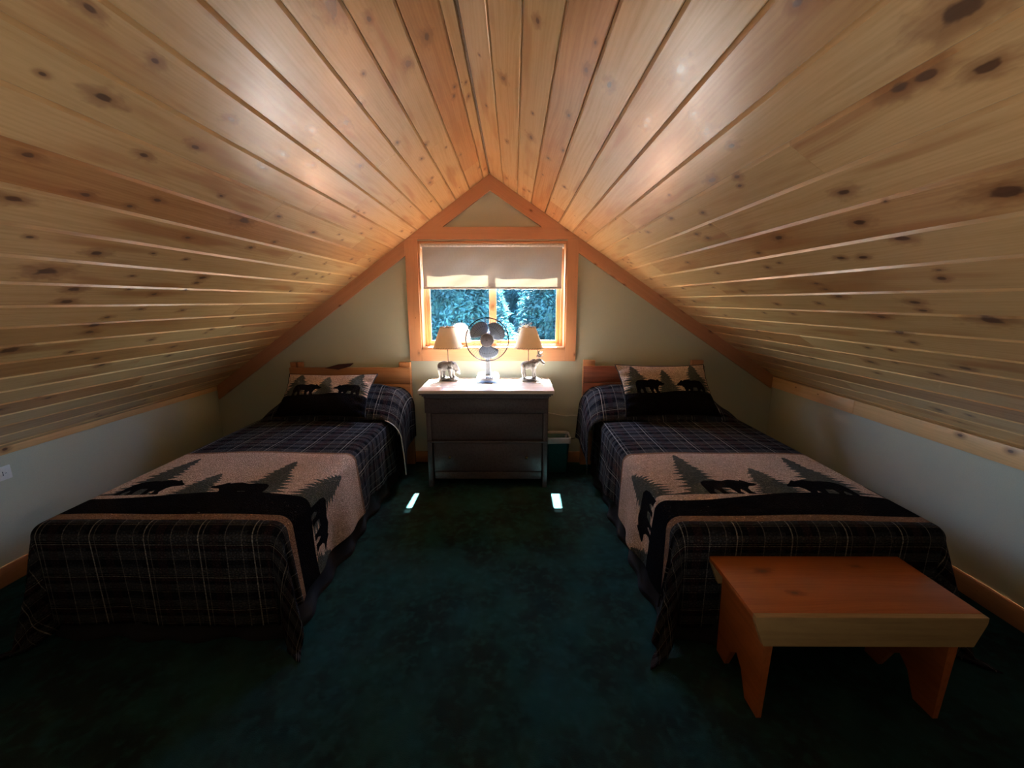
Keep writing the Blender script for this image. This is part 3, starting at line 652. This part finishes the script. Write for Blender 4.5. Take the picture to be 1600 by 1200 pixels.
RY = Matrix.Translation(FC) @ Matrix.Rotation(pi / 2, 4, 'X')      # local z -> -y (towards the camera)
bm = bmesh.new(); add_lathe(bm, [(.02, -.13), (.045, -.125), (.055, -.10), (.056, -.05), (.045, -.035), (.01, -.03)], 28, RY); bm_obj('motor_housing', bm, m_fanw, fan, True)
RO, RC = .172, .046
for s, nm, depth in ((1, 'front_grille', .05), (-1, 'rear_grille', -.04)):
    bm = bmesh.new()
    def pt(r, z, a): return RY @ Vector((r * math.cos(a), r * math.sin(a), z))
    for r_, z_, w in ((RO, 0, .0045 if s > 0 else .002), (RC, depth, .0014), (.11, depth * .8, .0009)):
        add_tube(bm, [pt(r_, z_, 2 * pi * j / 56) for j in range(56)], w, 6, True)
    for j in range(48):
        a = 2 * pi * j / 48 + (.03 if s < 0 else 0)
        add_tube(bm, [pt(RC, depth, a), pt(.11, depth * .86, a + .05), pt(.15, depth * .6, a + .06), pt(RO, 0, a + .07)], .00065, 4)
    bm_obj(nm, bm, m_wire, fan, True)
bm = bmesh.new(); add_lathe(bm, [(.046, .044), (.051, .048), (.051, .054), (.044, .059), (.004, .061)], 32, RY); bm_obj('grille_badge', bm, m_hub, fan, True)
tube('badge_ring', [RY @ Vector((.052 * math.cos(2 * pi * j / 40), .052 * math.sin(2 * pi * j / 40), .056)) for j in range(40)], .002, m_fanw, fan, 6, True)
box('badge_mark', -.007, .007, -.0925, -.090, .3425, .3475, m_btn, fan, .001)
bm = bmesh.new(); add_lathe(bm, [(.036, -.012), (.038, .0), (.036, .02), (.006, .024)], 28, RY); bm_obj('hub', bm, m_blade, fan, True)
for ang in (118, 28, 262):
    a0 = math.radians(ang); vs = []; nr, na = 9, 11
    for i in range(nr):
        f = i / (nr - 1); r_ = .034 + (.156 - .034) * f
        half = .34 + .40 * math.sin(min(1, f * 1.5) * pi / 2)
        for j in range(na):
            g = j / (na - 1) * 2 - 1; ang_ = a0 + g * half + .25 * f
            rad = r_ - .034 * abs(g) ** 3 * f
            vs.append(RY @ Vector((rad * math.cos(ang_), rad * math.sin(ang_), .004 + g * .016 * (1 - .2 * f))))
    fs = [(i * na + j, i * na + j + 1, (i + 1) * na + j + 1, (i + 1) * na + j) for i in range(nr - 1) for j in range(na - 1)]
    o = mesh_obj('blade', vs, fs, m_blade, fan, True); mo = o.modifiers.new('t', 'SOLIDIFY'); mo.thickness = .0018
# ------------------------------------------------------------------ waste bin, cords, outlets
m_teal = plain('teal_plastic', (.012, .085, .09), .4)
n = N('bin_liner', .35, .4); n.col((.75, .76, .80)); t2 = n.node('BsdfTranslucent', {0: (.7, .7, .75)}); mm = n.node('MixShader', {0: .35}); n.t.links.new(n.b.outputs[0], mm.inputs[1]); n.t.links.new(t2.outputs[0], mm.inputs[2]); n.t.links.new(mm.outputs[0], n.out.inputs[0])
n.bump(n.noise(n.obj(), 40, 3), .6, .01); m_liner = n.m
wb = tag(empty('waste_bin', (.375, 3.37, 0)), 'teal plastic waste bin with a white liner, on the carpet right of the dresser', 'waste bin')
bm = bmesh.new()
def ring(x, y, z, rad): return [(p[0], p[1], z) for p in rr(x, -y, y, 0, 0, rad)]
def open_loft(bm, rings, cap0=True):
    R_ = [[bm.verts.new(p) for p in r] for r in rings]; k = len(R_[0])
    for A, B in zip(R_, R_[1:]):
        for j in range(k): bm.faces.new((A[j], A[(j + 1) % k], B[(j + 1) % k], B[j]))
    if cap0: bm.faces.new(R_[0][::-1])
open_loft(bm, [ring(.078, .066, 0, .02), ring(.080, .068, .01, .02), ring(.098, .088, .30, .028), ring(.103, .093, .302, .03), ring(.104, .094, .318, .03)])
o = bm_obj('bin_body', bm, m_teal, wb, True); mo = o.modifiers.new('t', 'SOLIDIFY'); mo.thickness = .003; mo.offset = -1
bm = bmesh.new()
open_loft(bm, [ring(.070, .06, .016, .02), ring(.088, .078, .20, .025), ring(.097, .087, .31, .028), ring(.102, .092, .325, .03), ring(.109, .099, .320, .032), ring(.1085, .0985, .272, .032)])
for v in bm.verts: v.co.z += .004 * math.sin(v.co.x * 130 + v.co.y * 90) if v.co.z < .3 else 0
bm_obj('bin_liner', bm, m_liner, wb, True)
m_cordw = plain('white_cord', (.75, .75, .68), .5); m_cordb = plain('black_cord', (.02, .02, .02), .5)
tag(tube('power_cord', [(.22, 3.548, .478), (.31, 3.548, .466), (.40, 3.549, .446), (.47, 3.549, .436), (.52, 3.549, .442), (.57, 3.549, .440), (.62, 3.549, .444)], .0048, m_cordw), 'white power cord running across the wall from behind the dresser to the right bed', 'cord')
tag(tube('power_cord', [(.24, 3.50, .36), (.29, 3.53, .33), (.34, 3.545, .27), (.42, 3.546, .20), (.50, 3.54, .22), (.555, 3.53, .235)], .003, m_cordb), 'black power cord drooping behind the waste bin', 'cord')
m_plate = plain('outlet_plate', (.72, .73, .72), .4, var=.03)
ot = tag(empty('wall_outlet', (LX + .001, 1.95, .574)), 'white horizontal wall outlet on the left knee wall', 'outlet')
box('outlet_plate', 0, .006, -.058, .058, -.036, .036, m_plate, ot, .002)
for s in (-.024, .024):
    f = box('receptacle', .005, .008, s - .017, s + .017, -.016, .016, m_plate, ot, .0015)
    for d in ((-.006, .006), (-.006, -.006), (.007, 0)): box('slot', .0025, .0035 + .001, d[0] - .0012 - .002 * (d[1] == 0), d[0] + .0012 + .001 * (d[1] == 0), d[1] - .0035 * (d[1] != 0) - .001, d[1] + .0035 * (d[1] != 0) + .001, m_btn, f, 0)
# ------------------------------------------------------------------ bench
bt = tag(empty('wooden_bench', (1.19, 1.34, 0)), 'low reddish pine bench with a chamfered front board, at the foot of the right bed', 'bench')
def BM_(along, normal, loc): return frame((loc[0] - 1.19, loc[1] - 1.34, loc[2]), along, normal)
topb = board('bench_top', (.312, .765, .020), BM_((1, 0, 0), (0, 0, 1), (1.181, 1.347, .42)), m_bench, bt, .003)
for nm, k in zip('abc', ((-.06, -.22, .010), (-.09, .16, .007), (.06, -.18, .008))): topb['knot_' + nm] = [float(v) for v in k]
for y in (1.171, 1.482):
    o = mesh_obj('apron', [(px - 1.19, py - 1.34, pz) for py in (y, y + .020) for px, pz in ((.800, .429), (1.562, .429), (1.562, .405), (1.535, .318), (.835, .318), (.800, .405))],
        [(0, 1, 2, 3, 4, 5), (11, 10, 9, 8, 7, 6)] + [(i, (i + 1) % 6, 6 + (i + 1) % 6, 6 + i) for i in range(6)], m_benchside, bt)
    o.data.transform(Matrix.Translation((0, 0, -.37))); o.data.transform(Matrix.Rotation(pi / 2, 4, 'Z')); o.rotation_euler = (0, 0, -pi / 2); o.location = (0, 0, .37)
    o['label'] = 'paler apron board with chamfered ends'
for x0, sgn in ((.848, 1), (1.514, -1)):
    poly = [(1.193, .408), (1.481, .408), (1.481, 0), (1.415, 0), (1.38, .09), (1.342, .125), (1.305, .09), (1.268, 0), (1.193, 0)]
    k = len(poly); vs = []
    for dx0, dx1 in ((0, .012), (.036, .030)):
        for (y, z) in poly:
            f = 1 - z / .408; xx = x0 + sgn * (dx0 + (dx1 - dx0) * f) if True else 0
            vs.append((xx - 1.19, y - 1.34, z))
    fs = [tuple(range(k)), tuple(range(2 * k - 1, k - 1, -1))] + [(i, (i + 1) % k, k + (i + 1) % k, k + i) for i in range(k)]
    mesh_obj('leg', vs, fs, m_bench, bt)
# ------------------------------------------------------------------ silhouettes as signed distance
def sdf_poly(X, Y, poly):
    p = np.asarray(poly, float); q = np.roll(p, -1, 0)
    d2 = np.full(X.shape, 1e9); ins = np.zeros(X.shape, bool)
    for (x0, y0), (x1, y1) in zip(p, q):
        ex, ey = x1 - x0, y1 - y0; wx, wy = X - x0, Y - y0
        t = np.clip((wx * ex + wy * ey) / (ex * ex + ey * ey + 1e-12), 0, 1)
        d2 = np.minimum(d2, (wx - ex * t) ** 2 + (wy - ey * t) ** 2)
        if y0 != y1: ins ^= ((y0 > Y) != (y1 > Y)) & (X < (x1 - x0) * (Y - y0) / (y1 - y0) + x0)
    d = np.sqrt(d2); return np.where(ins, -d, d)
BEAR = [(0, .36), (.03, .49), (.12, .57), (.3, .585), (.45, .565), (.58, .62), (.68, .60), (.77, .56), (.79, .61), (.835, .57), (.90, .49), (1.0, .41), (1.0, .36), (.92, .34), (.83, .33), (.77, .25), (.75, .1), (.80, .03), (.79, 0), (.66, 0), (.645, .12), (.61, .20), (.57, .1), (.60, 0), (.49, 0), (.47, .12), (.44, .25), (.31, .25), (.30, .12), (.34, 0), (.22, 0), (.2, .14), (.16, .2), (.11, .1), (.13, 0), (.0, 0), (.0, .15)]
def bear_poly(x, y, L, flip=False, k=1.0):
    return [((x + L - a * L) if flip else x + a * L, y + b * L * k) for a, b in BEAR]
def tree_poly(x, y, h, w, seed):
    r = random.Random(seed); lv = 13; R_, L_ = [], []
    for i in range(lv):
        t = (i + 1) / lv; yy = y + h * (1 - t)
        for side, out in ((1, R_), (-1, L_)):
            ww = w * 1.2 * (t ** .8) * r.uniform(.78, 1.12); dy = h / lv
            out.append((x + side * ww * .48, yy + dy * .75)); out.append((x + side * ww, yy + dy * r.uniform(-.15, .25) - .0)); out.append((x + side * ww * .8, yy + dy * .05))
    return [(x, y + h)] + R_ + [(x, y)] + L_[::-1]
BIG = 9.0
def motif(X, Y, bears, trees, gfun, extra=None):
    dark = Y - gfun(X)
    for b in bears: dark = np.minimum(dark, sdf_poly(X, Y, bear_poly(*b)))
    tr = np.full(X.shape, BIG)
    for i, t in enumerate(trees): tr = np.minimum(tr, sdf_poly(X, Y, tree_poly(*t, 40 + i)))
    return dark, tr
# ------------------------------------------------------------------ draped cloth
def drape(a, b, cx, hw, yf, ztop, r, flare_s, flare_c, rip=1.0, floor=.012, seed=0.0):
    """a: arc length across (0 = bed centre); b: position along the bed (room y, falls past the foot when b < yf + r)"""
    sa = np.sign(a); ox = np.maximum(np.abs(a) - (hw - r), 0); oy = np.maximum((yf + r) - b, 0) if yf is not None else np.zeros_like(b)
    o = np.hypot(ox, oy); s = np.maximum(o, 1e-9); dx, dy = ox / s, oy / s
    arc = pi * r / 2; th = np.clip(o / r, 0, pi / 2); e = np.maximum(o - arc, 0)
    c = 2 * dx * dy
    per = a * 0 + b * 9.0 * dx + a * 8.0 * dy
    fl = flare_s * (1 - .8 * dy) + flare_c * c ** 2.5 + rip * (1 - .6 * dy) * .05 * np.sin(per + seed) + rip * (1 - .6 * dy) * .035 * np.sin(per * 2.3 + 1.7 + seed) - .10 * np.exp(-((np.arctan2(dy, dx) - .33) / .16) ** 2) * (c > .01) - .10 * np.exp(-((np.arctan2(dy, dx) - 1.24) / .16) ** 2) * (c > .01)
    hor = r * np.sin(th) + fl * e; ver = r * (1 - np.cos(th)) + np.sqrt(np.clip(1 - fl ** 2, .2, 1)) * e
    zz = ztop - ver; under = np.maximum(floor - zz, 0); hor = hor + under * .9; zz = np.maximum(zz, floor + .004 * np.sin(under * 60) ** 2)
    bx = np.clip(np.abs(a), 0, hw - r) * sa; by = np.maximum(b, yf + r) if yf is not None else b
    return np.stack([cx + bx + sa * dx * hor, by - dy * hor, zz + 0 * bx], -1)
def bed(name, cx, hw, YF_, quilt_label, bed_label, hb_mat, hx0, hx1, bears, trees, flipx, mat_off, fl_c, foot_over, seed):
    ZT = .535; r = .055; yf = YF_
    B = tag(empty('twin_bed', (cx, 2.5, 0)), bed_label, 'bed')
    def bb(nm, x0, x1, y0, y1, z0, z1, mat, bev=.02): return box(nm, x0 - cx, x1 - cx, y0 - 2.5, y1 - 2.5, z0, z1, mat, B, bev)
    bb('box_spring', cx - hw + .03, cx + hw - .03, yf + .03, 3.44, .14, .32, m_mattress, .02)
    bb('mattress', cx - hw + .02, cx + hw - .02, yf + .02, 3.44, .322, .520, m_mattress, .035)
    for sx in (-1, 1):
        for yy in (yf + .1, 3.38): bb('leg', cx + sx * (hw - .1) - .02, cx + sx * (hw - .1) + .02, yy - .02, yy + .02, 0, .14, m_rod, .003)
    # skirt: three sides of gathered cloth hanging to the carpet
    path = []
    L_ = [(hw - .028, 3.42), (hw - .028, yf + .03), (-hw + .028, yf + .03), (-hw + .028, 3.42)]
    pts = []
    for (x0, y0), (x1, y1) in zip(L_, L_[1:]):
        m = int(math.hypot(x1 - x0, y1 - y0) / .02)
        nx, ny = (y0 - y1), (x1 - x0); q = math.hypot(nx, ny); nx, ny = -nx / q, -ny / q
        if nx * (x0 + x1) + ny * ((y0 + y1) / 2 - 2.4) < 0: nx, ny = -nx, -ny
        for k in range(m): f = k / m; pts.append((x0 + (x1 - x0) * f, y0 + (y1 - y0) * f, nx, ny))
    pts = np.array(pts); s_ = np.arange(len(pts)) * .02
    zs = np.linspace(.31, .004, 14); f = (zs[0] - zs) / .3
    fold = (.012 * np.sin(s_ * 26) + .01 * np.sin(s_ * 11 + 1 + seed))[:, None] * f[None]
    out = .022 * f[None] + fold + .03 * np.clip(f - .9, 0, 1) * 3
    nrm = pts[:, 2:4].copy()
    for _ in range(3): nrm = (np.roll(nrm, 1, 0) + nrm + np.roll(nrm, -1, 0)) / 3 if len(nrm) else nrm
    P = np.stack([pts[:, 0, None] + nrm[:, 0, None] * out, pts[:, 1, None] - 2.5 + nrm[:, 1, None] * out, np.broadcast_to(zs[None], out.shape)], -1)
    o = grid_obj('bed_skirt', P, np.stack(np.broadcast_arrays(s_[:, None], zs[None]), -1), m_skirt, B, solid=.003)
    o['label'] = 'black-navy gathered skirt down to the carpet'
    # headboard with two posts and horizontal boards
    for x0 in (hx0, hx1 - .10):
        bb('headboard_post', x0, x0 + .10, 3.485, 3.53, 0, .951 if hx0 > 0 else .930, hb_mat[1], .004)
    zt = .902 if hx0 > 0 else .888; hh = .143
    for k in range(4):
        z1 = zt - k * hh; z0 = z1 - hh + .004
        pb = board('headboard_board', (z1 - z0, hx1 - hx0, .022), frame(((hx0 + hx1) / 2 - cx, 3.473 - 2.5, (z0 + z1) / 2), (1, 0, 0), (0, -1, 0)), hb_mat[0], B, .003)
    # quilt
    ov = .395; am = hw - r + pi * r / 2 + ov - r
    a = np.linspace(-am, am, 440); b1 = yf + r - (pi * r / 2 - r) - foot_over
    b = np.concatenate([np.linspace(b1, 1.56, 55, endpoint=False), np.arange(1.56, 2.37, .0055), np.linspace(2.375, 3.24, 70)])
    A, Bv = np.meshgrid(a, b, indexing='ij')
    crown = .012 * (1 - np.clip(np.abs(A) / hw, 0, 1) ** 2) + .004 * np.sin(A * 9 + Bv * 5 + seed) * np.sin(Bv * 7) * (np.abs(A) < hw - .05)
    P = drape(A, Bv, 0, hw, yf, ZT, r, .05, fl_c, 1.0, seed=seed)
    P[..., 2] += crown * np.clip((Bv - yf) / .15, 0, 1)
    P[..., 1] -= 2.5
    g = lambda X: 1.80 + .035 * np.sin(X * 5.2 + .6)
    dark, tr = motif(A, Bv, bears, trees, g)
    cream = np.maximum(Bv - 2.345, 1.62 - Bv); dark = np.maximum(np.maximum(dark, Bv - 2.3), 1.62 - Bv)
    tr = np.maximum(tr, cream)
    tan_ = np.minimum(np.abs(Bv - 1.605) - .021, np.abs(Bv - 2.353) - .010)
    Q = tag(empty('quilt', (cx, 2.5, 0)), quilt_label, 'quilt')
    UV = np.stack([A + mat_off, Bv], -1)
    q = grid_obj('quilt_cover', P, UV, m_quilt, Q, dict(cream_sd=cream, tree_sd=tr, dark_sd=dark, tan_sd=tan_), solid=.007)
    # top of the quilt folded up over the sleeping pillow
    hwp = hw + .10; rp = .15; a = np.linspace(-hwp - .36, hwp + .36, 150); b = np.linspace(3.015, 3.462, 70)
    A, Bv = np.meshgrid(a, b, indexing='ij'); t = (Bv - 3.015) / .445
    bump = .225 * np.clip(np.sin(np.clip(t * 1.25, 0, 1) * pi / 2), 0, 1) ** .8 * (1 - .18 * np.clip(t - .6, 0, 1) * 2.5)
    side = np.clip((np.abs(A) - (hw - .15)) / .3, 0, 1); bump = bump * (1 - .22 * side)
    outer = A * (-1 if hx0 < 0 else 1); so_ = np.clip((outer - .27) / .22, 0, 1); so_ = so_ * so_ * (3 - 2 * so_)
    bump = bump * (1 - .80 * so_)
    P = drape(A, Bv, 0, np.where(outer > 0, hw + .012 + .088 * (1 - so_), hwp), None, 0, rp, .04, 0, .8, floor=-5, seed=seed)
    P[..., 2] += .553 + bump + .006 * np.sin(A * 17 + Bv * 23)
    lean = np.clip(np.abs(A) - hwp + .05, 0, 1); P[..., 1] += -2.5 - lean * .10 * (1 - t) + .03 * np.sin(A * 9) * (1 - t) * .3
    zmin = .02; P[..., 2] = np.maximum(P[..., 2], zmin)
    big = np.full(A.shape, BIG)
    fo = grid_obj('folded_top', P, np.stack([A + mat_off, Bv + .2], -1), m_quilt, Q, dict(cream_sd=big, tree_sd=big, dark_sd=big, tan_sd=big), solid=.006)
    edge = P[:, 0, :]
    if hx0 < 0:
        ee = [tuple(p + np.array([0, -.003, .001])) for p, aa in zip(edge, a) if aa > hw - .02]
        tube('piping', ee, .0035, m_white_cloth, Q, 6)
    return B, Q
KW = dict()
bearsL = [(-.42, 1.80, .27, False, .95), (.00, 1.775, .28, True, .95), (.56, 1.78, .29, False, .95), (-.92, 1.8, .28, True, .95)]
treesL = [(-.34, 1.80, .46, .13), (-.06, 1.75, .29, .13), (.25, 1.77, .44, .15), (.56, 1.78, .36, .16), (.90, 1.74, .22, .13), (-.75, 1.78, .36, .13)]
bearsR = [(-.29, 1.82, .28, False, .95), (.13, 1.80, .29, True, .95), (-.84, 1.80, .28, True, .95), (.52, 1.8, .28, False, .95)]
treesR = [(-.28, 1.82, .50, .14), (.06, 1.82, .30, .14), (.35, 1.82, .47, .15), (-.60, 1.82, .34, .16), (-.93, 1.78, .2, .12), (.72, 1.78, .34, .13)]
BL, QL = bed('left', -1.4975, .533, 1.52, 'left quilt with bears and pine trees on a cream band, one corner on the carpet', 'left bed with a plain three-board pine headboard and black skirt', (m_head, m_head), -1.93, -.893, bearsL, treesL, False, .03, .20, .455, 0.0)
BR, QR = bed('right', 1.232, .568, 1.52, 'right quilt with bears and pine trees on a cream band, tucked behind the bench', 'right bed with a dark red cedar headboard beside the waste bin', (m_cedar, m_trim), .598, 1.628, bearsR, treesR, True, .09, .24, .46, 2.0)
# ------------------------------------------------------------------ shams
def sham(label, cb, ct, wb_, wt_, seed, yaw=0.0, thick=.075, shift=0.0):
    cb, ct = Vector(cb), Vector(ct); up = ct - cb; H_ = up.length; up.normalize(); X = Vector((math.cos(yaw), math.sin(yaw), 0)); X = (X - X.dot(up) * up).normalized(); nrm = X.cross(up)   # towards the camera
    t = tag(empty('pillow_sham', (cb + ct) / 2), label, 'pillow')
    nu, nv = 190, 130
    u, v = np.meshgrid(np.linspace(-1, 1, nu), np.linspace(-1, 1, nv), indexing='ij')
    Wd = (wb_ + (wt_ - wb_) * (v + 1) / 2) / 2
    x = u * Wd * (1 - .08 * (1 - v ** 2)) + shift * (v + 1) / 2; y = v * H_ / 2 * (1 - .09 * (1 - u ** 2))
    env = np.clip((1 - u ** 4), 0, 1) ** .6 * np.clip((1 - v ** 4), 0, 1) ** .6 * (1 - .35 * (u ** 2 * v ** 2))
    wr = .004 * np.sin(u * 9 + 5 * v + seed) * env + .007 * np.exp(-((np.abs(u) - .9) / .1) ** 2) * np.sin(v * 19 + seed) * (1 - v ** 8)
    sag = thick * env * (1 + .25 * (-v))
    Xv, Uv, Nv = (np.array(tuple(k)) for k in (X, up, nrm))
    def side(sg):
        return x[..., None] * Xv + y[..., None] * Uv + (sg * (sag if sg > 0 else sag * .6) + wr)[..., None] * Nv
    mx, my = u * .36, v * .24
    g = lambda q: -.038 + .012 * np.sin(q * 9)
    dark, tr = motif(mx, my, [(-.27, -.05, .235, False, .95), (.075, -.05, .225, True, .95)], [(-.245, -.06, .285, .14), (-.005, -.06, .25, .115), (.245, -.06, .30, .145)], g)
    cream = np.full(u.shape, -1.0); big = np.full(u.shape, BIG)
    P = side(1)
    grid_obj('sham_front', P, np.stack([mx, my], -1), m_quilt, t, dict(cream_sd=cream, tree_sd=tr, dark_sd=dark, tan_sd=big))
    Pb = side(-1)[::4, ::4][:, ::-1]
    Pb = side(-1)[::-1]
    grid_obj('sham_back', Pb, np.stack([mx, my], -1), m_black, t)
    ed = [P[i, 0] for i in range(0, nu, 5)] + [P[-1, j] for j in range(0, nv, 5)] + [P[i, -1] for i in range(nu - 1, 0, -5)] + [P[0, j] for j in range(nv - 1, 0, -5)]
    o = tube('piping', [tuple(p) for p in ed], .0045, m_black, t, 6, True); o['label'] = 'black piped edge'
    return t
sham('pillow sham printed with bears and pine trees, propped on the left bed', (-1.470, 2.965, .585), (-1.470, 3.285, .865), .70, .72, 0.0, 0.0, .06)
sham('upright pillow sham printed with bears and pine trees, propped on the right bed', (1.215, 3.0, .585), (1.215, 3.215, .955), .73, .70, 1.5, 0.0, .065, -.065)
# dark cloth tag lying over the left headboard behind the sham
n_ = mesh_obj('cloth_strap', [(-1.62, 3.452, .885), (-1.50, 3.452, .915), (-1.37, 3.452, .925), (-1.40, 3.452, .900), (-1.50, 3.452, .872)] + [(-1.62, 3.458, .885), (-1.50, 3.462, .918), (-1.37, 3.462, .928), (-1.40, 3.458, .900), (-1.50, 3.458, .872)],
    [(0, 1, 2, 3, 4), (9, 8, 7, 6, 5)] + [(i, (i + 1) % 5, 5 + (i + 1) % 5, 5 + i) for i in range(5)], plain('maroon_cloth', (.07, .02, .02), .9))
tag(n_, 'dark maroon strap showing over the left headboard above the sham', 'strap')
bpy.context.view_layer.update()
